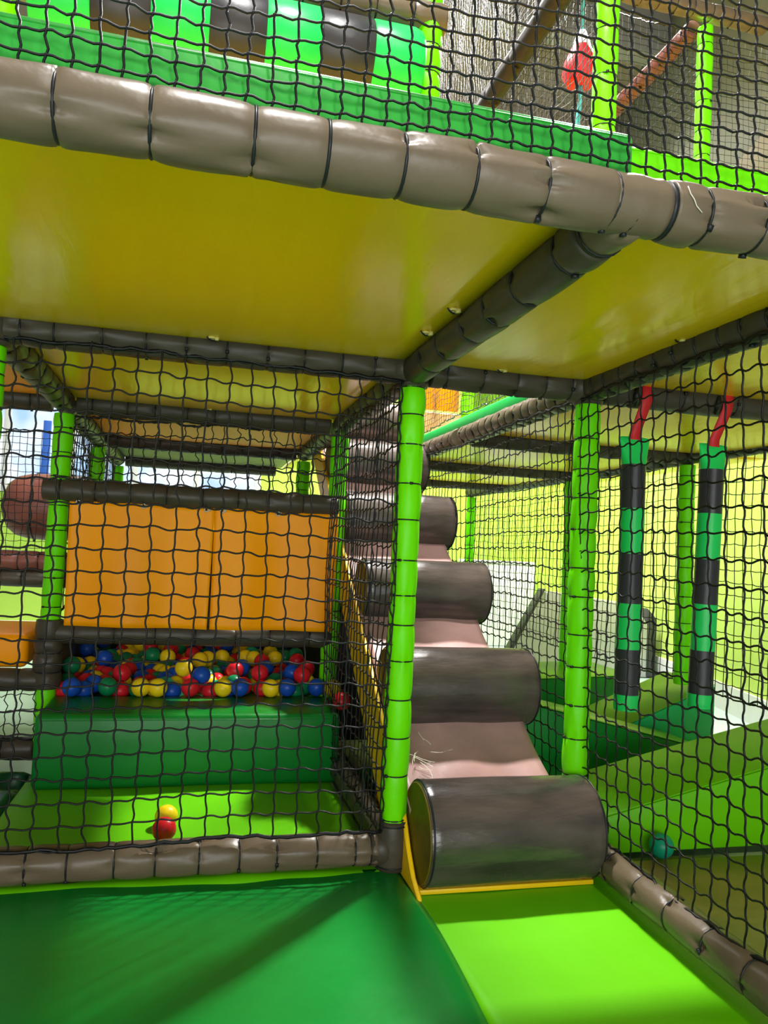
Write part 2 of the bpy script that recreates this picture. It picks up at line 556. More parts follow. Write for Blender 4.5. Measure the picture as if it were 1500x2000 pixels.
# ---------------------------------------------------------------- floor mats
def mat_pad(name, label, x0, x1, y0, y1, top, th, m, amp=0.004, sc=2.0, nx=40, ny=40, edge=0.018, seed=0.0, rx=0.0, bulge=0.0, skewx=None):
    """padded floor mat with rounded edges and a softly uneven top"""
    V, F = [], []
    for i in range(nx + 1):
        for j in range(ny + 1):
            u, v = i / nx, j / ny
            # ease the grid toward the rims
            x = x0 + (x1 - x0) * u
            y = y0 + (y1 - y0) * v
            if skewx: x = x + skewx(u, y)
            dd = min((x1 - x0) * u, (x1 - x0) * (1 - u), (y1 - y0) * v, (y1 - y0) * (1 - v))
            z = top + amp * noise.noise(Vector((x * sc, y * sc, seed))) + 0.4 * amp * noise.noise(Vector((x * sc * 3.1, y * sc * 1.7, seed + 9)))
            if dd < edge:
                z -= edge * 0.7 * (1 - math.sqrt(max(0, 1 - ((edge - dd) / edge) ** 2)))
            V.append((x, y, z))
    W = ny + 1
    for i in range(nx):
        for j in range(ny):
            F.append((i * W + j, (i + 1) * W + j, (i + 1) * W + j + 1, i * W + j + 1))
    rim = [(i, 0) for i in range(nx + 1)] + [(nx, j) for j in range(1, ny + 1)] + [(i, ny) for i in range(nx - 1, -1, -1)] + [(0, j) for j in range(ny - 1, 0, -1)]
    o = len(V)
    for (i, j) in rim:
        p = V[i * W + j]
        V.append((p[0], p[1], top - th))
    n = len(rim)
    for k in range(n):
        a, b = rim[k], rim[(k + 1) % n]
        F.append((a[0] * W + a[1], o + k, o + (k + 1) % n, b[0] * W + b[1]))
    F.append(tuple(o + k for k in range(n - 1, -1, -1)))
    me = mesh(name, V, F, m)
    bm = bmesh.new(); bm.from_mesh(me); bmesh.ops.recalc_face_normals(bm, faces=list(bm.faces)); bm.to_mesh(me); bm.free()
    ob = link(name, me)
    tag(ob, label, 'mat')
    return ob

mat_pad('floor_mat', 'large dark green floor mat in front of the netted ball bay', -1.9, 0.655, 0.3, 2.315, 0.0, 0.05, 'greenmat', 0.007, 2.2, 90, 80, 0.02, 1.0,
        skewx=lambda u, y: (0.022 * math.sin((y - 1.5) * 3.2) if u > 0.985 else 0.0))
mat_pad('floor_mat', 'bright lime floor mat leading up to the dark roller ramp', 0.66, 1.30, 0.3, 2.75, -0.012, 0.04, 'limemat', 0.005, 2.0, 40, 80, 0.012, 3.0)
mat_pad('floor_mat', 'lime mat inside the netted bay with a red and a yellow ball on it', -0.578, 0.62, 2.250, 3.30, 0.006, 0.05, 'limemat', 0.009, 2.6, 60, 50, 0.02, 5.0)
mat_pad('floor_mat', 'crumpled dark green mat left of the lime bay mat', -1.9, -0.585, 2.36, 3.44, -0.01, 0.04, 'darkgreen', 0.035, 3.5, 50, 50, 0.03, 7.0)
mat_pad('floor_mat', 'glossy olive brown floor mat beyond the right-hand net', 1.305, 2.75, 0.3, 2.30, -0.006, 0.045, 'olivefloor', 0.004, 2.0, 40, 40, 0.012, 8.0)

# ---------------------------------------------------------------- padded beams
BC = 'beam'
def xbeam(label, xa, xb, y, z, m='darkbrown', step=0.115, ties=None, r=RB, seed=0, n=18, tie_r=0.0028, step_jit=0.12, **k):
    tt = [t - xa for t in ties] if ties else every(xb - xa, step, step_jit, seed=seed)
    return padded('padded_beam', label, BC, (xa, y, z), (xb, y, z), r, m, tt, tie_r, n, seed=seed, **k)
def ybeam(label, x, ya, yb, z, m='darkbrown', step=0.115, r=RB, seed=0, n=18, tie_r=0.0028, **k):
    return padded('padded_beam', label, BC, (x, ya, z), (x, yb, z), r, m, every(yb - ya, step, 0.12, seed=seed), tie_r, n, seed=seed, **k)

fr = [-1.42, -1.28, -1.15, -1.02, -0.88, -0.75, -0.60, -0.46, -0.33, -0.205, -0.086, 0.05, 0.152, 0.262, 0.37, 0.483]
xbeam('thick brown padded beam along the front edge of the upper deck, left of its elbow', -1.5, 0.600, Y0, H, 'brown', ties=fr, r=0.0475, seed=3, n=40, tie_r=0.0026)
b = xbeam('brown padded front beam of the upper deck, right of the elbow', 0.700, 2.1, Y0, H, 'brown', ties=[0.762, 0.864, 0.98, 1.09, 1.2, 1.32, 1.45, 1.6, 1.75, 1.9], r=0.047, seed=5, n=40, tie_r=0.0026)
th_pts = [(0.712 - 0.700, -0.0478, 0.022), (0.716 - 0.70, -0.0492, 0.010), (0.722 - 0.70, -0.0500, 0.002), (0.727 - 0.70, -0.0496, -0.008), (0.738 - 0.70, -0.0480, -0.016)]
o = link('loose_thread', tube_mesh('loose_thread', th_pts, 0.0009, 'thread', 5), b); o['label'] = 'loose pale thread hanging on the padding'
# elbow wrap where the three front pieces meet
t = empty('elbow_wrap', (0.643, Y0, H)); tag(t, 'brown vinyl elbow wrap joining the front beam and the lengthwise beam', 'wrap')
rw = 0.0465
link('sleeve', tube_mesh('sleeve', [(-0.052 + 0.104 * i / 8, 0, 0) for i in range(9)], [rw * s for s in (0.95, 1.0, 0.97, 1.01, 1.02, 1.0, 0.96, 1.0, 0.93)], 'brown', 32), t)
link('branch_sleeve', tube_mesh('branch_sleeve', [(0, 0.0, -0.004), (0, 0.04, -0.004), (0, 0.075, -0.004), (0, 0.10, -0.004)], [rw * .98, rw * 1.0, rw * 0.97, rw * 0.95], 'brown', 28), t)
link('dark_gap_band', tube_mesh('dark_gap_band', [(0.050, 0, 0), (0.058, 0, 0)], rw * 0.97, 'tie', 28), t)
for sx in (-0.05, -0.012):
    o = link('cable_tie', ring_mesh(rw * 0.985, 0.0022), t, (sx, 0, 0)); o.rotation_euler = (0, PI / 2, 0.2)
o = link('cable_tie', ring_mesh(rw * 0.98, 0.0022), t, (0, 0.088, -0.004)); o.rotation_euler = (PI / 2, 0, 0)

mt_ = [-0.493, -0.406, -0.279, -0.161, -0.049, 0.065, 0.184, 0.293, 0.408, 0.509]
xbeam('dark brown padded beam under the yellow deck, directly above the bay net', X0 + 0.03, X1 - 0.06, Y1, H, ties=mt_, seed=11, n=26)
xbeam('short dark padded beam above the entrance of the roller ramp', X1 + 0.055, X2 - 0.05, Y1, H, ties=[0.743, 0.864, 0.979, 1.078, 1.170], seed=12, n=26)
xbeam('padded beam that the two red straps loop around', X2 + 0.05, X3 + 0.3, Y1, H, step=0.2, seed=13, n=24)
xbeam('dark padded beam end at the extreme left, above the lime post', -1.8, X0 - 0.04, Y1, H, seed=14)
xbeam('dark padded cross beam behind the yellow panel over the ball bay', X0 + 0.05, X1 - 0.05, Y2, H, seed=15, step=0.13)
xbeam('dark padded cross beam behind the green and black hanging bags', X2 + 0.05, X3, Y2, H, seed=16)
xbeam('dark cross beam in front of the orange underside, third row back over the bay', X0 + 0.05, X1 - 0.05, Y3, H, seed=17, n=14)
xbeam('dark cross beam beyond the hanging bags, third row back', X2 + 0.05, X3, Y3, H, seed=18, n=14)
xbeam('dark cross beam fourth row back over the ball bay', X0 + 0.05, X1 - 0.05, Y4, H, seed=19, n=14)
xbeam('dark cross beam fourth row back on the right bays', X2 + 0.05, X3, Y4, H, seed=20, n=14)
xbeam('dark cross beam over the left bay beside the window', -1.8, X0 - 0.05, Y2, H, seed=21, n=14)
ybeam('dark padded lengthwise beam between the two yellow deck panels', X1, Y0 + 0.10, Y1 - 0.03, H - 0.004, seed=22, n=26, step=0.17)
ybeam('dark padded lengthwise beam above the side net of the ball bay', X1, Y1 + 0.05, Y2 - 0.05, H, seed=23, n=20)
ybeam('dark padded lengthwise beam far back over the ramp side of the ball bay', X1, Y2 + 0.05, Y3, H, seed=24, n=14)
ybeam('dark padded lengthwise beam along the top of the right-hand net', X2, 0.45, Y1 - 0.04, H, seed=25, n=26, step=0.085)
ybeam('brown padded beam under the green rail beside the roller ramp', X2, Y1 + 0.05, Y2 - 0.04, H, 'brown', seed=26, n=22, step=0.075)
ybeam('brown padded beam continuing back beside the top of the ramp', X2, Y2 + 0.05, Y3, H, 'brown', seed=27, n=14, step=0.1)
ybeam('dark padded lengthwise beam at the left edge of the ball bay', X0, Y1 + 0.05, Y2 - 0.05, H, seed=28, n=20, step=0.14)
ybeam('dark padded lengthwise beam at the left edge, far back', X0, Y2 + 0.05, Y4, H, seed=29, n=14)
ybeam('dark lengthwise beam above the far lime posts on the right', X3, Y1 + 0.1, 6.8, H, seed=30, n=14)
bt_ = [-1.5, -1.38, -1.26, -1.13, -1.0, -0.87, -0.75, -0.63, -0.51, -0.388, -0.282, -0.159, -0.05, 0.069, 0.182, 0.289, 0.407, 0.521, 0.57]
xbeam('brown padded floor beam along the bottom of the bay net', -1.8, X1 - 0.05, Y1, ZB, 'brown', ties=bt_, r=0.049, seed=31, n=30)
ybeam('brown padded floor beam along the bottom of the right-hand net', X2 + 0.015, 0.45, Y1 - 0.05, ZB, 'brown', seed=32, n=28, step=0.14)
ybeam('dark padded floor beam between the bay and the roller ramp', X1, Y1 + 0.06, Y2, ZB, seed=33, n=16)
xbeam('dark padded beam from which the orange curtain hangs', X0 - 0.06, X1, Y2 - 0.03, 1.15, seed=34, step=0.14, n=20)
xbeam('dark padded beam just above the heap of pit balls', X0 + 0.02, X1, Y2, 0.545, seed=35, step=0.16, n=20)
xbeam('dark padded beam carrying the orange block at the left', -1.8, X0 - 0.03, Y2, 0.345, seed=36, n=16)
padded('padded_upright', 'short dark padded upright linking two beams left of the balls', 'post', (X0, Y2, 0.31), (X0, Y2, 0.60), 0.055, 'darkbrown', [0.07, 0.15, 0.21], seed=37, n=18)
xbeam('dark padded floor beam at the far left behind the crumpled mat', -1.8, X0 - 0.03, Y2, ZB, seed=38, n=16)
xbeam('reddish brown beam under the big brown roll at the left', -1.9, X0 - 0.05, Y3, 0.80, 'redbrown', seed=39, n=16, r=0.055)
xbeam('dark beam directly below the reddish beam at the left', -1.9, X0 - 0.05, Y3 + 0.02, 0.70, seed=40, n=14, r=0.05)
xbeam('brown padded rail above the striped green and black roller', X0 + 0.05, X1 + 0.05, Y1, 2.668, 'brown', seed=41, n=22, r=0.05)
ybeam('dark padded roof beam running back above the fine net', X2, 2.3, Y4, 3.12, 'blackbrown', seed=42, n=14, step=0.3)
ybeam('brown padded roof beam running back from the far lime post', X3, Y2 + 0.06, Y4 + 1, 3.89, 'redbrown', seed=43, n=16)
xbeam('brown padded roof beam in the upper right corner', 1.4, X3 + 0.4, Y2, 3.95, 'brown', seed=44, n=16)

def elbow(label, p, zlo, zhi, r=0.05):
    t = empty('elbow_wrap', p); tag(t, label, 'wrap')
    nn = 9
    pts = [(0, 0, zlo + (zhi - zlo) * i / (nn - 1)) for i in range(nn)]
    rs = [r * (0.93 + 0.09 * math.sin(PI * i / (nn - 1)) + 0.02 * math.sin(i * 2.3)) for i in range(nn)]
    link('sleeve', tube_mesh('sleeve', pts, rs, 'darkbrown', 24), t)
    link('side_sleeve', tube_mesh('side_sleeve', [(-0.07, 0, 0), (-0.03, 0, 0), (0.0, 0, 0)], [r * .97, r * 1.0, r * .9], 'darkbrown', 24), t)
    for z in (zlo + 0.012, zhi - 0.012):
        link('cable_tie', ring_mesh(r * 0.97, 0.0024), t, (0, 0, z))
    return t
elbow('dark vinyl elbow wrap at the foot of the middle lime post', (X1, Y1, ZB), -0.06, 0.085, 0.05)
elbow('dark vinyl elbow wrap at the top of the middle lime post', (X1, Y1, H), -0.055, 0.05, 0.05)
elbow('dark vinyl elbow wrap at the top of the lime post beside the hanging bags', (X2, Y1, H), -0.055, 0.05, 0.05)
elbow('dark vinyl elbow wrap in the upper left corner of the bay net', (X0, Y1, H), -0.055, 0.05, 0.05)

# ---------------------------------------------------------------- lime padded posts
def post(label, x, y, z0, z1, ties=None, step=0.107, m='lime', r=RP, seed=0, n=22):
    tt = [t - z0 for t in sorted(ties)] if ties else every(z1 - z0, step, 0.18, seed=seed)
    return padded('padded_post', label, 'post', (x, y, z0), (x, y, z1), r, m, tt, 0.0024, n, pinch=0.06, seed=seed)
post('bright lime padded post in the middle, left of the roller ramp', X1, Y1, 0.135, 1.485, ties=[1.473, 1.387, 1.294, 1.172, 1.06, 0.935, 0.827, 0.737, 0.627, 0.51, 0.395, 0.281, 0.149], seed=51, n=28)
post('lime padded post behind the right net, left of the hanging bags', X2, Y1, 0.0, 1.48, seed=52, n=24)
post('lime padded post at the left edge of the picture under the deck', X0 - 0.005, Y1, 0.12, 1.475, seed=53, n=20)
post('lime padded post left of the orange curtain', X0, Y2, 0.60, 1.48, seed=54, n=20)
post('short lime post stub at the left end of the green block', X0, Y2, 0.08, 0.31, seed=55, n=18)
post('lime padded post right of the orange curtain', X1, Y2, 0.05, 1.48, seed=56, n=20)
post('shaded lime post far back on the lime wall side, right of the rollers', X3, 6.75, 0.0, 1.48, seed=57, n=18)
post('lime post standing on the green wedge between the hanging bags', X3, Y2, 0.34, 1.48, seed=58, n=20, step=0.13)
post('dim lime post directly behind the post left of the hanging bags', X3 - 0.03, Y3, 0.0, 1.48, seed=59, n=16)
post('dim green post far back at the left edge of the ball bay', X0, Y3, 0.6, 1.48, seed=60, n=14)
post('dim green post far back at the ramp side of the ball bay', X1, Y3, 0.6, 1.48, seed=61, n=14)
post('dim green post in the fourth row at the left of the ball bay', X0, Y4, 0.6, 1.48, seed=62, n=14)
post('lime upper post at the right end of the striped roller', X1, Y1, 1.60, 3.3, seed=63, n=22)
post('tall lime upper post in front of the fine net, above the green block end', X2 + 0.02, Y1, 1.60, 3.2, seed=64, n=24, step=0.15)
post('tall lime upper post further right, behind the low lime block', X3 + 0.03, Y2, 1.60, 3.86, seed=65, n=22, step=0.16)
post('lime upper post at the left end of the striped roller', X0 - 0.04, Y1, 1.60, 3.0, seed=66, n=18)
post('small lime post in front of the orange board on the upper deck', 1.69, 4.72, 1.6, 2.4, seed=67, n=16)

# ---------------------------------------------------------------- deck panels (vinyl undersides)
def panel(label, x0, x1, y0, y1, z, m, sag=0.02, grommets=(), seed=0):
    nx, ny = 24, 20
    V, F = [], []
    for k, dz in ((0, 0.0), (1, 0.016)):
        for i in range(nx + 1):
            for j in range(ny + 1):
                u, v = i / nx, j / ny
                s = sag * (math.sin(PI * u) * math.sin(PI * v)) ** 0.6
                wr = 0.0025 * noise.noise(Vector((u * 9, v * 2.2, seed))) * min(1, 6 * min(u, 1 - u, v, 1 - v))
                V.append((x0 + (x1 - x0) * u - x0, y0 + (y1 - y0) * v - y0, -s + wr + dz))
    W = ny + 1; K = (nx + 1) * W
    for i in range(nx):
        for j in range(ny):
            a, b, c, d = i * W + j, (i + 1) * W + j, (i + 1) * W + j + 1, i * W + j + 1
            F.append((a, d, c, b)); F.append((K + a, K + b, K + c, K + d))
    rim = [(i, 0) for i in range(nx + 1)] + [(nx, j) for j in range(1, ny + 1)] + [(i, ny) for i in range(nx - 1, -1, -1)] + [(0, j) for j in range(ny - 1, 0, -1)]
    for k in range(len(rim)):
        a, b = rim[k], rim[(k + 1) % len(rim)]
        F.append((a[0] * W + a[1], b[0] * W + b[1], K + b[0] * W + b[1], K + a[0] * W + a[1]))
    t = empty('deck_panel', (x0, y0, z)); tag(t, label, 'panel')
    link('vinyl_sheet', mesh('vinyl_sheet', V, F, m), t)
    for (gx, gy) in grommets:
        link('grommet', ring_mesh(0.010, 0.0035, 'brass', 14, 5), t, (gx - x0, gy - y0, -0.006))
        pts = [(gx - x0 + 0.014 * math.cos(q) , gy - y0 + 0.009 * math.sin(q * 1.7), -0.006 - 0.006 * math.sin(q)) for q in [i * 0.7 for i in range(9)]]
        link('lashing_cord', tube_mesh('lashing_cord', pts, 0.0025, 'tie', 5), t)
    return t
zt = H + 0.02
panel('large glossy yellow deck panel seen from below across the top left', X0 - 1.2, X1 - 0.01, Y0 + 0.01, Y1, zt, 'yellow', 0.015,
      [(0.02, Y1 - 0.075), (X1 - 0.075, 1.93), (X1 - 0.072, 1.72)], 1)
panel('narrower glossy yellow deck panel seen from below at the top right', X1 + 0.01, X2 - 0.01, Y0 + 0.01, Y1, zt, 'yellow', 0.02,
      [(0.905, Y1 - 0.07), (X2 - 0.068, 1.72)], 2)
panel('yellow deck panel over the hanging bags, in front of the strap beam', X2 + 0.01, X3 + 0.5, Y0 + 0.1, Y1, zt, 'yellow', 0.015, [], 3)
panel('yellow deck panel over the netted ball bay', X0 + 0.01, X1 - 0.01, Y1 + 0.01, Y2, zt, 'yellow', 0.02, [(0.03, Y2 - 0.07), (X0 + 0.09, 2.42)], 4)
panel('yellow deck panel behind the strap beam, above the hanging bags', X2 + 0.01, X3 + 0.5, Y1 + 0.01, Y2, zt, 'yellow', 0.05, [], 5)
panel('orange deck underside third row back over the ball bay', X0 + 0.01, X1 - 0.01, Y2 + 0.01, Y3, zt, 'orange', 0.02, [], 6)
panel('yellow deck underside beyond the hanging bags, third row back', X2 + 0.01, X3 + 0.5, Y2 + 0.01, Y3, zt, 'yellow', 0.04, [], 7)
panel('dim deck underside fourth row back over the ball bay', X0 + 0.01, X1 - 0.01, Y3 + 0.01, Y4, zt, 'darkbrown', 0.02, [], 8)  # dark brown puts the dimness of this far bay into the colour
panel('yellow deck underside in the fourth row on the right', X2 + 0.01, X3 + 0.5, Y3 + 0.01, Y4, zt, 'yellow', 0.04, [], 9)
panel('orange deck underside left of the ball bay', -1.8, X0 - 0.01, Y1 + 0.01, Y2, zt, 'orange', 0.02, [], 10)
panel('dim deck landing at the top of the roller ramp', X1 + 0.01, X2 - 0.01, Y3 - 0.15, Y4, zt, 'yellow', 0.01, [], 11)

# ---------------------------------------------------------------- upper deck pads
def pad(name, label, cat, a, b, m, bev=0.015, seam=True):
    t = empty(name, a); tag(t, label, cat)
    a_, b_ = (0, 0, 0), tuple(b[i] - a[i] for i in range(3))
    box('cushion', a_, b_, m, t, bev=bev, seg=3)
    if seam:
        z = b_[2] - bev
        box('seam_piping', (bev, -0.0015, z), (b_[0] - bev, 0.004, z + 0.003), m, t, bev=0.001, seg=1)
    return t
pad('edge_pad', 'long green padded edge block behind the front net above the brown beam', 'pad', (-1.5, 1.105, 1.565), (0.668, 1.165, 1.672), 'midgreen', 0.012)
pad('edge_pad', 'low lime padded edge block right of the green one', 'pad', (0.672, 1.155, 1.565), (2.3, 1.215, 1.683), 'lime', 0.010)
pad('edge_pad', 'green padded rail on the brown beam beside the roller ramp', 'pad', (X2 - 0.01, Y1 + 0.06, 1.57), (X2 + 0.06, Y3, 1.628), 'brightgreen', 0.012)
pad('wall_board', 'pale tan padded board on the upper deck behind the ramp', 'board', (0.68, 4.80, 1.56), (2.45, 4.86, 1.88), 'tanboard', 0.012)
pad('wall_board', 'orange board on the upper deck above the tan board', 'board', (1.30, 4.82, 1.90), (1.67, 4.86, 2.3), 'orange', 0.01)
pad('wall_board', 'dull green board beside the small lime post on the upper deck', 'board', (1.72, 4.80, 1.89), (2.45, 4.86, 2.3), 'olivegreen', 0.01)

# striped roller between the upper posts
t = empty('striped_roller', (X0, Y1, 2.478)); tag(t, 'horizontal green and black striped roller on the upper deck', 'roller')
rx0, rx1 = 0.045, X1 - 0.035 - X0
nb = 8
cols = ['brightgreen', 'stripeblack'] * 4
edges = [rx0 + (rx1 - rx0) * i / 7.0 for i in range(8)]
for i in range(7):
    a, b_ = edges[i], edges[i + 1]
    pr = [(0.02, a), (0.124, a), (0.1265, a + 0.004), (0.127, (a + b_) / 2), (0.1265, b_ - 0.004), (0.124, b_), (0.02, b_)]
    if i == 6: pr = [(0.02, a), (0.124, a), (0.1265, a + 0.004), (0.127, b_ - 0.03), (0.120, b_ - 0.008), (0.108, b_), (0.02, b_)]
    link('stripe_band', lathe('stripe_band', pr, 'brightgreen' if i % 2 == 0 else 'stripeblack', 40, 'x'), t)
link('axle', tube_mesh('axle', [(0.0, 0, 0), (X1 - X0, 0, 0)], 0.016, 'steel', 12), t)

# hanging red buoy on teal rope far up
t = empty('rope_buoy', (1.79, 3.5, 3.50)); tag(t, 'red and white buoy on a teal rope seen through the fine net', 'buoy')
link('red_body', lathe('red_body', [(0.02, -0.12), (0.07, -0.11), (0.095, -0.06), (0.085, 0.0), (0.06, 0.06), (0.05, 0.08), (0.01, 0.08)], 'red', 20), t)
link('white_cap', lathe('white_cap', [(0.02, 0.08), (0.05, 0.081), (0.035, 0.13), (0.02, 0.17), (0.006, 0.18)], 'white', 18), t)
link('rope', tube_mesh('rope', [(0.006 * math.sin(i * 1.3), 0, -0.12 - i * 0.05) for i in range(36)], 0.012, 'teal', 8), t)
link('hanger_rope', tube_mesh('hanger_rope', [(0, 0, 0.17), (0, 0, 1.2)], 0.008, 'teal', 8), t)

# ---------------------------------------------------------------- roller ramp
ramp = empty('roller_ramp', (X1, 2.1, 0)); tag(ramp, 'steep climbing ramp of dark padded rolls on a mauve vinyl slope', 'ramp')
RX = Vector((X1, 2.1, 0))
xl, xr = 0.690, 1.229
RC = [(2.195, 0.140)] + [(2.175 + 0.480 * i, 0.172 + 0.312 * i) for i in range(1, 6)]
RRS = [0.150, 0.138, 0.130, 0.130, 0.130, 0.130]
# slope sheet sagging between the rolls
sl = Vector((0, 0.480, 0.312)).normalized()
nx, ns = 22, 130
V, F = [], []
L_ = 2.95
x_sl0, x_sl1 = xl - 0.005, X2 - 0.06
for i in range(nx + 1):
    for j in range(ns + 1):
        u, s = i / nx, j / ns * L_
        ph = (s / 0.5725) % 1.0
        y = 2.27 + sl.y * s
        z = 0.165 + sl.z * s
        x = x_sl0 + (x_sl1 - x_sl0) * u
        amp = 0.010 * noise.noise(Vector((x * 7, s * 4.0, 2.2))) + 0.012 * noise.noise(Vector((x * 13 + s * 4, s * 7.0, 8.2))) * math.exp(-((ph - 0.86) / 0.16) ** 2)
        off = 0.020 + amp - 0.022 * math.sin(PI * ph) ** 2
        # stretch over the wrinkle just under each roll
        nrm = Vector((0, -sl.z, sl.y))
        V.append(Vector((x, y, z)) + nrm * off - RX)
W = ns + 1
for i in range(nx):
    for j in range(ns):
        F.append((i * W + j, (i + 1) * W + j, (i + 1) * W + j + 1, i * W + j + 1))
o = link('slope_sheet', mesh('slope_sheet', V, F, 'rampmat'), ramp)
sm = o.modifiers.new('thick', 'SOLIDIFY'); sm.thickness = 0.02; sm.offset = -1
# side boards: yellow-edged sloping boards left and right
def side_board(name, x0, x1, m):
    bm = bmesh.new()
    poly = [(2.085, -0.01), (2.10, 0.0), (2.16, 0.028), (2.22, 0.085), (2.30, 0.185), (2.27 + sl.y * 2.95, 0.165 + sl.z * 2.95 + 0.035), (2.27 + sl.y * 2.95, 0.165 + sl.z * 2.95 - 0.13), (2.42, -0.01)]
    f = [bm.verts.new(Vector((x0, p[0], p[1])) - RX) for p in poly]
    g = [bm.verts.new(Vector((x1, p[0], p[1])) - RX) for p in poly]
    n = len(poly)
    bm.faces.new(f); bm.faces.new(g[::-1])
    for i in range(n): bm.faces.new((f[i], g[i], g[(i + 1) % n], f[(i + 1) % n]))
    bmesh.ops.recalc_face_normals(bm, faces=list(bm.faces))
    bmesh.ops.bevel(bm, geom=list(bm.edges), offset=0.003, segments=1, affect='EDGES')
    me = bpy.data.meshes.new(name); bm.to_mesh(me); bm.free()
    me.materials.append(MT[m])
    return link(name, me, ramp)
side_board('side_board', xl - 0.024, xl - 0.010, 'yellowboard')
box('front_base', Vector((xl - 0.010, 2.125, -0.010)) - RX, Vector((xr, 2.33, 0.004)) - RX, 'yellowboard', ramp, bev=0.003)
prism('shade_side_panel', [(2.36 - 2.1, -0.01), (2.40 - 2.1, 0.19), (2.27 + sl.y * 2.95 - 2.1, 0.165 + sl.z * 2.95 - 0.03), (2.27 + sl.y * 2.95 - 2.1, -0.01)], x_sl1 - 0.02 - X1, x_sl1 - X1, 'stripeblack', ramp, 0.004, 'x')  # added black sheet that keeps the space under the ramp dark
box('shade_back_panel', (0.05, 1.75, -0.01), (x_sl1 - 0.02 - X1, 1.77, 1.0), 'stripeblack', ramp, bev=0.004)  # added black backing, stands in for the deep shade below the slope
def roll_mesh(i):
    RR = RRS[i]
    n, m_ = 48, 40
    V, F = [], []
    w = xr - xl
    for j in range(m_ + 1):
        u = j / m_
        x = w * u
        ed = min(u, 1 - u) * w
        for k in range(n):
            th = 2 * PI * k / n
            rr = RR * (1 + 0.012 * noise.noise(Vector((x * 5, math.cos(th) * 1.6 + i * 3.1, math.sin(th) * 1.6))))
            if ed < 0.012: rr *= 0.965 + 0.035 * math.sqrt(max(0, 1 - ((0.012 - ed) / 0.012) ** 2))
            # seam groove near the right end
            rr -= 0.004 * math.exp(-((x - (w - 0.045)) / 0.006) ** 2)
            rr -= 0.006 * max(0, noise.noise(Vector((x * 30, th * 2.2, i)))) * math.exp(-(w - x) / 0.03)
            V.append((x, rr * math.cos(th), rr * math.sin(th)))
    for j in range(m_):
        for k in range(n):
            k2 = (k + 1) % n
            F.append((j * n + k, (j + 1) * n + k, (j + 1) * n + k2, j * n + k2))
    F.append(tuple(range(n))); F.append(tuple(m_ * n + k for k in range(n - 1, -1, -1)))
    me = mesh('foam_roll', V, F, 'rolldark')
    bm = bmesh.new(); bm.from_mesh(me); bmesh.ops.recalc_face_normals(bm, faces=list(bm.faces)); bm.to_mesh(me); bm.free()
    try: me.set_sharp_from_angle(angle=0.9)
    except Exception: pass
    return me
for i, (yc, zc) in enumerate(RC):
    RR = RRS[i]
    o = link('foam_roll', roll_mesh(i), ramp, Vector((xl, yc, zc)) - RX)
    link('end_disc', lathe('end_disc', [(0.01, -0.004), (RR * 0.93, -0.004), (RR * 0.95, 0.001), (0.01, 0.001)], 'rollend', 36, 'x'), o)
    rmh = link('end_seam', ring_mesh(RR * 0.985, 0.003, 'tie', 36), o, (0.006, 0, 0)); rmh.rotation_euler = (0, PI / 2, 0)
    rmh = link('end_seam', ring_mesh(RR * 0.985, 0.003, 'tie', 36), o, (xr - xl - 0.006, 0, 0)); rmh.rotation_euler = (0, PI / 2, 0)
# pale scratches on the lowest slope piece
def on_slope(x, s):
    return Vector((x, 2.27 + sl.y * s, 0.165 + sl.z * s)) + Vector((0, -sl.z, sl.y)) * 0.030 - RX
rs = random.Random(4)
V, F = [], []
for q in range(11):
    x, s = 0.72 + rs.uniform(0, 0.09), 0.13 + rs.uniform(0, 0.16)
    ang, L2 = rs.uniform(-1.2, 2.2), rs.uniform(0.04, 0.1)
    prev = None
    for k in range(7):
        p = (x, s); wv = 0.0010
        V += [on_slope(p[0] - wv, p[1]), on_slope(p[0] + wv, p[1] + wv)]
        if k: F.append((len(V) - 4, len(V) - 3, len(V) - 1, len(V) - 2))
        x += math.cos(ang) * L2 / 7; s += math.sin(ang) * L2 / 7; ang += rs.uniform(-0.3, 0.3)
SCR = (V, F)

# ---------------------------------------------------------------- ball bay: block, curtain, balls
t = empty('padded_block', (-0.535, 3.115, 0)); tag(t, 'long dark green padded block in front of the pit balls', 'block')
nx, nz = 30, 8
box('cushion', (0, 0, 0.004), (1.165, 0.375, 0.285), 'green', t, bev=0.022, seg=4)
box('seam_piping', (0.02, -0.002, 0.262), (1.145, 0.004, 0.266), 'green', t, bev=0.001, seg=1)

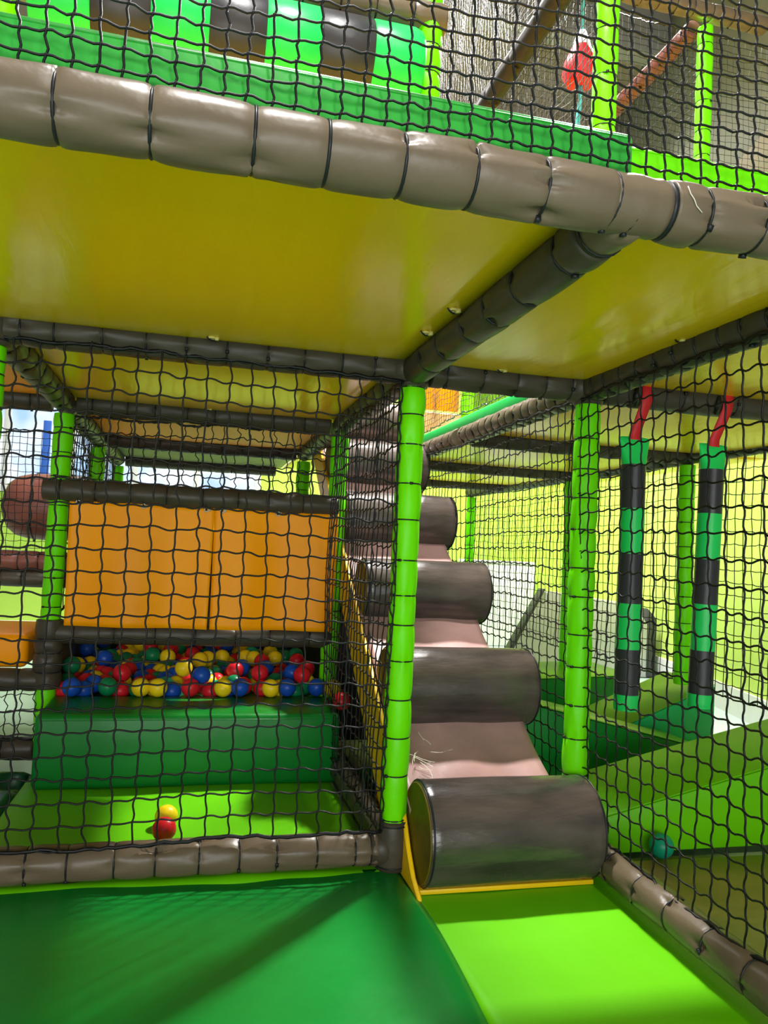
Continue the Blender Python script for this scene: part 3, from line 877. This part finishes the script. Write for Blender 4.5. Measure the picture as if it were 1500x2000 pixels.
cur = empty('orange_curtain', (0, 3.475, 1.10)); tag(cur, 'orange vinyl flap curtain in two sheets hanging above the pit balls', 'curtain')
def flap(name, xa, xb, z0, z1, seed, lean):
    nx, nz = 40, 24
    V, F = [], []
    for i in range(nx + 1):
        for j in range(nz + 1):
            u, v = i / nx, j / nz
            x = xa + (xb - xa) * u + lean * (1 - v) * (u - 0.5)
            z = z0 + (z1 - z0) * v
            y = 3.47 + 0.020 * math.sin(u * 9 + seed) * (0.4 + 0.6 * (1 - v)) + 0.012 * noise.noise(Vector((u * 3, v * 1.2, seed))) - (0.02 * (1 - v) * (u if seed < 2 else (1 - u)))
            z -= 0.006 * abs(math.sin(u * PI * 2.0)) * v
            V.append((x, y - 3.475, z - 1.10))
    W = nz + 1
    for i in range(nx):
        for j in range(nz):
            F.append((i * W + j, (i + 1) * W + j, (i + 1) * W + j + 1, i * W + j + 1))
    o = link(name, mesh(name, V, F, 'orange'), cur)
    s = o.modifiers.new('thick', 'SOLIDIFY'); s.thickness = 0.002
    for k in range(3):
        gx = xa + (xb - xa) * (0.06 + 0.44 * k)
        g = link('grommet', ring_mesh(0.009, 0.003, 'chrome', 14, 5), o, (gx, 3.462 - 3.475, z1 - 0.018 - 1.10)); g.rotation_euler = (PI / 2, 0, 0)
        l = link('hanging_cord', ring_mesh(0.016, 0.0022, 'tie', 14, 5), o, (gx, 3.468 - 3.475, z1 - 1.10)); l.rotation_euler = (0.2, PI / 2, 0)
    return o
flap('curtain_sheet', -0.515, 0.087, 0.578, 1.118, 1, -0.014)
flap('curtain_sheet', 0.086, 0.642, 0.578, 1.118, 3, -0.012)

BALL_R = 0.040
bpro = {}
def ball_mesh(col, r):
    k = (col, round(r, 4))
    if k in bpro: return bpro[k]
    bm = bmesh.new()
    bmesh.ops.create_uvsphere(bm, u_segments=18, v_segments=12, radius=r)
    # moulding seam around the equator and the small vent dimple
    for v in bm.verts:
        if abs(v.co.z) < 1e-4: v.co *= 1.008
    for v in bm.verts:
        if v.co.z > r * 0.999: v.co.z -= r * 0.03
    me = bpy.data.meshes.new('ball'); bm.to_mesh(me); bm.free()
    me.materials.append(MT['ball_' + col])
    me.polygons.foreach_set('use_smooth', [True] * len(me.polygons))
    bpro[k] = me
    return me
def ball(col, p, label, group=None, r=BALL_R):
    o = link('play_ball', ball_mesh(col, r), None, p)
    o.rotation_euler = (random.uniform(0, 6), random.uniform(0, 6), 0)
    tag(o, label, 'ball', group)
    return o
ball('red', (-0.035, 2.575, 0.042), 'single red play ball on the lime mat in front of the yellow one', r=0.038)
ball('yellow', (-0.032, 2.69, 0.042), 'single yellow play ball on the lime mat behind the red one', r=0.038)
ball('teal', (1.545, 2.255, 0.040), 'teal play ball against the lime wedge behind the right net', r=0.040)
ball('red', (0.640, 3.17, 0.325), 'red ball on the right corner of the green block', r=0.038)
lab = {c: c + ' play ball in the heap of pit balls under the orange curtain' for c in ('red', 'yellow', 'blue', 'green', 'teal')}
grp = {c: c + ' pit balls' for c in lab}
# front row resting at the back of the block, then the heap going back
placed = []
seq = ['blue', 'yellow', 'green', 'yellow', 'yellow', 'yellow', 'green', 'red', 'yellow', 'yellow', 'blue', 'red', 'yellow', 'blue', 'blue', 'blue', 'yellow']
rb = random.Random(21)
def try_ball(x, y, z, c, r=BALL_R, tight=0.90):
    for (a, b_, c_, rr) in placed:
        if (a - x) ** 2 + (b_ - y) ** 2 + (c_ - z) ** 2 < ((rr + r) * tight) ** 2: return False
    placed.append((x, y, z, r))
    ball(c, (x, y, z), lab[c], grp[c], r)
    return True
xs = -0.455
for i, c in enumerate(seq):
    try_ball(xs, 3.462 + rb.uniform(-0.014, 0.014), 0.324 + rb.uniform(0, 0.004), c)
    xs += rb.uniform(0.062, 0.074)
colw = ['red', 'yellow', 'blue', 'green', 'yellow', 'blue', 'red', 'green', 'yellow', 'yellow', 'blue', 'red', 'green', 'teal']
n_b = 0
for layer, (zl, ya, yb) in enumerate(((0.305, 3.53, 4.75), (0.362, 3.52, 4.75))):
    y = ya
    row = 0
    while y < yb:
        x = -0.50 + 0.038 * ((row + layer) % 2)
        while x < 0.60:
            if layer == 0 or rb.random() < 0.62:
                zz = zl + rb.uniform(-0.012, 0.014)
                if try_ball(x + rb.uniform(-0.008, 0.008), y + rb.uniform(-0.008, 0.008), zz, rb.choice(colw)): n_b += 1
            x += 0.076
        y += 0.068
        row += 1
# few stray balls in the dark space under the ramp
for (c, p) in (('red', (0.742, 2.62, 0.035)), ('yellow', (0.73, 2.80, 0.035)), ('blue', (0.80, 2.95, 0.036)), ('green', (0.76, 3.12, 0.036)), ('yellow', (0.75, 3.35, 0.036)),
               ('blue', (0.735, 2.88, 0.105)), ('yellow', (0.74, 3.30, 0.25)), ('green', (0.74, 3.42, 0.36))):
    pass
ball('red', (0.755, 2.66, 0.030), 'red ball lying in the dark space under the roller ramp')
ball('yellow', (0.745, 2.80, 0.030), 'yellow ball lying in the dark space under the roller ramp')
ball('blue', (0.775, 2.98, 0.030), 'blue ball lying in the dark space under the roller ramp')
ball('green', (0.74, 3.12, 0.030), 'green ball lying in the dark space under the roller ramp')
# pit liner and bin wall; added black walls shade the gaps around the heap
t = empty('pit_liner', (X0, 3.5, 0)); tag(t, 'dark liner of the ball pit beneath the heap of balls, with added shade walls', 'liner')
box('liner_floor', (0.03, -0.005, 0.235), (X1 - X0 - 0.03, 1.30, 0.262), 'darkgreen', t, bev=0.004)
box('shade_left_wall', (0.0, 0.06, 0.0), (0.02, 1.33, 0.47), 'stripeblack', t, bev=0.004)
box('shade_back_wall', (0.0, 1.33, 0.0), (X2 - X0 - 0.1, 1.35, 1.02), 'stripeblack', t, bev=0.004)
box('liner_wall', (0.03, -0.005, 0.0), (X1 - X0 - 0.03, 0.02, 0.235), 'darkgreen', t, bev=0.004)

# left bay items
t = empty('foam_roll', (-0.80, 4.86, 1.115)); tag(t, 'big red-brown foam roll behind the left net near the window', 'roll')
link('roll_body', lathe('roll_body', [(0.02, -0.28), (0.08, -0.272), (0.135, -0.245), (0.172, -0.20), (0.19, -0.13), (0.195, -0.05), (0.193, 0.08), (0.195, 0.18), (0.18, 0.20), (0.02, 0.205)], 'redbrown', 36, 'x'), t)
o = link('strap_band', ring_mesh(0.196, 0.004, 'tie', 36), t, (-0.1, 0, 0)); o.rotation_euler = (0, PI / 2, 0)
o = link('strap_band', ring_mesh(0.196, 0.004, 'tie', 36), t, (0.1, 0, 0)); o.rotation_euler = (0, PI / 2, 0)
pad('padded_block', 'orange padded block on the dark beam at the left edge', 'block', (-1.7, 3.56, 0.385), (-0.655, 4.1, 0.53), 'orange', 0.03)

# ---------------------------------------------------------------- right side: wedges, bags, slide
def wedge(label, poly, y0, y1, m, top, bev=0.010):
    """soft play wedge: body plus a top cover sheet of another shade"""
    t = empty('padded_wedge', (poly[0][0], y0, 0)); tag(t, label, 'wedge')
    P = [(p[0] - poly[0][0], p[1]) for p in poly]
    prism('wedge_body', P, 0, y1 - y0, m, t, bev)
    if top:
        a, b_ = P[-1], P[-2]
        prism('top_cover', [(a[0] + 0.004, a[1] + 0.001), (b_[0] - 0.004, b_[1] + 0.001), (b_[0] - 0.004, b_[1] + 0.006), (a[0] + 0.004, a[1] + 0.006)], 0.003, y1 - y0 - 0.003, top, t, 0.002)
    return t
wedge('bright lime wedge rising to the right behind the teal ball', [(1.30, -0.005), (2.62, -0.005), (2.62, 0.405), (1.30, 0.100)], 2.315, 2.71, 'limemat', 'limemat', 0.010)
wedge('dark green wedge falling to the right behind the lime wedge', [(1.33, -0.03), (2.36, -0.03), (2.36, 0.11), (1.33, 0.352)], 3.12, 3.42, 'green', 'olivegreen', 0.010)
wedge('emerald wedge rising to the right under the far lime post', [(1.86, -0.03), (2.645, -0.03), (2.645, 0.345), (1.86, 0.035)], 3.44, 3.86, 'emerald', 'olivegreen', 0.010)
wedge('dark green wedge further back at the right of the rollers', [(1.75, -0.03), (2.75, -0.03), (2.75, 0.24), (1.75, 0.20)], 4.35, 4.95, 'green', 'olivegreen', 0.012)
# grey slide side
t = empty('grey_slide', (2.56, 6.0, 0)); tag(t, 'pale grey slide side with a slanted end in front of the lime wall', 'slide')
prism('side_panel', [(0.02, -0.05), (1.36, -0.05), (1.36, 0.40), (1.22, 0.58), (0.42, 0.67), (0.33, 0.66), (0.02, 0.10)], 0, 0.06, 'grey', t, 0.012)
prism('edge_rim', [(0.0, -0.05), (0.02, 0.13), (0.335, 0.69), (0.36, 0.69), (0.045, 0.10), (0.03, -0.05)], -0.015, 0.09, 'darkgrey', t, 0.006)
prism('shaded_end_panel', [(1.34, -0.05), (1.44, -0.05), (1.44, 0.46), (1.34, 0.56)], -0.01, 0.36, 'darkgrey', t, 0.02)  # dark grey carries the shadow at the slide's right end

def bag(label, x, y, tilt, zs):
    root = empty('hanging_bag', (x, y, zs[0])); tag(root, label, 'hanging bag')
    root.rotation_euler = (0, tilt, 0)
    rr = 0.0405
    cols = ['brightgreen', 'stripeblack', 'brightgreen', 'stripeblack', 'brightgreen', 'stripeblack', 'brightgreen']
    for i in range(7):
        a, b_ = zs[i] - zs[0], zs[i + 1] - zs[0]
        n = 26
        V, F = [], []
        K = 8
        for k in range(K + 1):
            f = k / K
            z = a + (b_ - a) * f
            for q in range(n):
                th = 2 * PI * q / n
                r0 = rr * (1 + 0.012 * math.sin(3 * th + i))
                ax, ay = r0, r0
                if i == 0:                       # flattened, flared top flap
                    w = (1 - f) ** 0.8
                    ax = rr * (1.0 + 0.42 * w); ay = rr * (1.0 - 0.86 * w)
                if i == 6 and f > 0.8: ax *= 0.97; ay *= 0.97
                sgn = 0.006 * math.sin(th) * (1 - f) if i == 0 else 0
                V.append((ax * math.cos(th), ay * math.sin(th), z + sgn))
        for k in range(K):
            for q in range(n):
                q2 = (q + 1) % n
                F.append((k * n + q, (k + 1) * n + q, (k + 1) * n + q2, k * n + q2))
        F.append(tuple(range(n - 1, -1, -1)) if i else tuple(range(n)))
        F.append(tuple(K * n + q for q in range(n)))
        me = mesh('stripe_band', V, F, cols[i])
        bm = bmesh.new(); bm.from_mesh(me); bmesh.ops.recalc_face_normals(bm, faces=list(bm.faces)); bm.to_mesh(me); bm.free()
        try: me.set_sharp_from_angle(angle=0.9)
        except Exception: pass
        nm = 'top_flap' if i == 0 else ('bottom_cap' if i == 6 else 'stripe_band')
        link(nm, me, root)
    # red webbing strap looped over the beam at Y1
    rb_ = RB + 0.004
    yc, zc = Y1 - y, H - zs[0]
    path = [(0.0, 0.0, -0.03), (0.002, -0.004, 0.05)]
    pts = []
    tang = math.asin(min(0.9, (0.0 - yc) / max(0.01, 1)))
    prof = [(-0.005, -0.03), (0.0, 0.01), (0.0, 0.05), (yc + rb_ - 0.0, zc - 0.02)]
    for k in range(9):
        a = -0.3 + (PI + 0.3 + 0.1) * k / 8
        prof.append((yc - rb_ * -math.cos(a) * 1.0, zc + rb_ * math.sin(a)))
    prof = [(-0.005, -0.03), (-0.002, 0.02), (yc - rb_ + 0.02 * 0, zc - 0.03)]
    for k in range(11):
        a = PI - (PI + 0.5) * k / 10
        prof.append((yc + rb_ * math.cos(a), zc + rb_ * math.sin(a)))
    V, F = [], []
    for k, (py, pz) in enumerate(prof):
        h = max(0, min(1, pz / max(zc, 0.01)))
        sx = 0.012 * h
        V += [(sx - 0.0195, py, pz), (sx + 0.0195, py, pz)]
        if k: F.append((2 * k - 2, 2 * k - 1, 2 * k + 1, 2 * k))
    o = link('strap', mesh('strap', V, F, 'red'), root)
    s = o.modifiers.new('thick', 'SOLIDIFY'); s.thickness = 0.003; s.offset = 0
    # dark buckle beside the strap on the beam
    lp = link('strap_buckle', tube_mesh('strap_buckle', [(-0.022, yc - rb_ * .6, zc - rb_ * 0.9), (-0.03, yc - rb_ - 0.005, zc - 0.02), (-0.026, yc - rb_, zc + 0.01)], [0.006, 0.011, 0.006], 'tie', 8), root)
    return root
bag('green and black striped hanging bag on a red strap, nearer the lime post', 1.426, Y1, 0.0, [1.380, 1.289, 1.142, 0.990, 0.825, 0.674, 0.525, 0.473])
bag('green and black striped hanging bag on a red strap, farther from the lime post', 1.733, Y1, 0.030, [1.380, 1.294, 1.141, 0.983, 0.830, 0.673, 0.526, 0.480])

# scratches belong to the ramp
o = link('scratch_marks', mesh('scratch_marks', SCR[0], SCR[1], 'thread', False), ramp); o['label'] = 'pale scratches'

# ---------------------------------------------------------------- nets
net('safety_net', 'black knotted net across the front of the upper deck', (-1.2, Y0 + 0.012, 1.572), (0.0335, 0, 0), (0, 0, 0.0315), 96, 27, 0.0020, 5, 4, 0.05, 0.045, 1.9, 0.006, seed=1, rope=(True, False))
net('safety_net', 'black knotted net closing the front of the ball bay', (X0, Y1 - 0.035, 0.118), (0.0646, 0, 0), (0, 0, 0.0624), 18, 22, 0.0028, 5, 6, 0.04, 0.035, 1.8, 0.010, seed=2)
net('safety_net', 'black knotted net on the right side above the brown floor beam', (X2 + 0.010, 0.50, 0.112), (0, 0.0595, 0), (-0.0022, 0, 0.0624), 31, 22, 0.0026, 5, 5, 0.05, 0.04, 1.8, 0.008, seed=3)
net('safety_net', 'black side net between the ball bay and the roller ramp', (X1 - 0.042, Y1 - 0.03, 0.112), (0, 0.058, 0), (0, 0, 0.0624), 20, 22, 0.0027, 4, 4, 0.05, 0.05, 1.8, 0.010, seed=4)
net('safety_net', 'black side net along the right of the roller ramp', (X2 + 0.01, Y1 - 0.03, 0.13), (0, 0.058, 0), (-0.0022, 0, 0.0615), 41, 22, 0.0025, 4, 3, 0.05, 0.045, 1.8, 0.008, seed=5)
net('safety_net', 'far black net beyond the hanging bags along the lime wall', (X3 + 0.03, 1.9, 0.34), (0, 0.058, 0), (0, 0, 0.0605), 84, 19, 0.0022, 4, 2, 0.06, 0.05, 1.7, 0.006, 'netfar', seed=6)
net('safety_net', 'black net at the left edge of the ball bay, further back', (X0 - 0.01, Y2 + 0.05, 0.62), (0, 0.058, 0), (0, 0, 0.061), 40, 14, 0.0024, 4, 3, 0.08, 0.08, 1.8, 0.015, 'netfar', seed=7)
net('safety_net', 'black net strip above the orange curtain', (X0 + 0.04, Y2 + 0.02, 1.19), (0.058, 0, 0), (0, 0, 0.058), 19, 5, 0.0026, 4, 3, 0.08, 0.07, 1.8, 0.010, seed=8)
net('safety_net', 'fine black net in front of the big brown roll at the left', (-1.9, 4.45, 0.84), (0.036, 0, 0), (0, 0, 0.037), 36, 18, 0.0016, 4, 2, 0.06, 0.05, 1.7, 0.006, 'netfar', seed=9)
net('safety_net', 'black net low at the left between the two beams', (-1.7, Y2 - 0.03, 0.105), (0.058, 0, 0), (0, 0, 0.06), 19, 4, 0.0022, 4, 3, 0.08, 0.06, 1.7, 0.006, 'netfar', seed=10)
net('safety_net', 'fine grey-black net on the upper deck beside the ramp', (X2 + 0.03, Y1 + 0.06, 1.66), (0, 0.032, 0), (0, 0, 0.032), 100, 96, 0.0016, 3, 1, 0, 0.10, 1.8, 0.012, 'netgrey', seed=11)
net('safety_net', 'fine black net on the upper deck below the sloping brown roof beam', (X3 + 0.02, Y2 + 0.05, 1.62), (0, 0.045, 0), (0, 0, 0.045), 76, 50, 0.0016, 3, 1, 0, 0.06, 1.6, 0.010, 'netfar', seed=12)
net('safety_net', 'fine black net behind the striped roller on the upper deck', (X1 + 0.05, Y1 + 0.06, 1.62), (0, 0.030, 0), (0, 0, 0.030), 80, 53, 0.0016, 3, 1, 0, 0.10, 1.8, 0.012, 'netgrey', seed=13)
net('safety_net', 'fine black net across the upper deck in the right corner', (X2 + 0.08, Y2 + 0.03, 1.62), (0.036, 0, 0), (0, 0, 0.036), 54, 62, 0.0014, 3, 1, 0, 0.06, 1.6, 0.008, 'netfar', seed=14)

print('objects', len(bpy.data.objects), 'pit balls', n_b, 'tris', sum(len(m.loop_triangles) if m.loop_triangles else 0 for m in bpy.data.meshes))
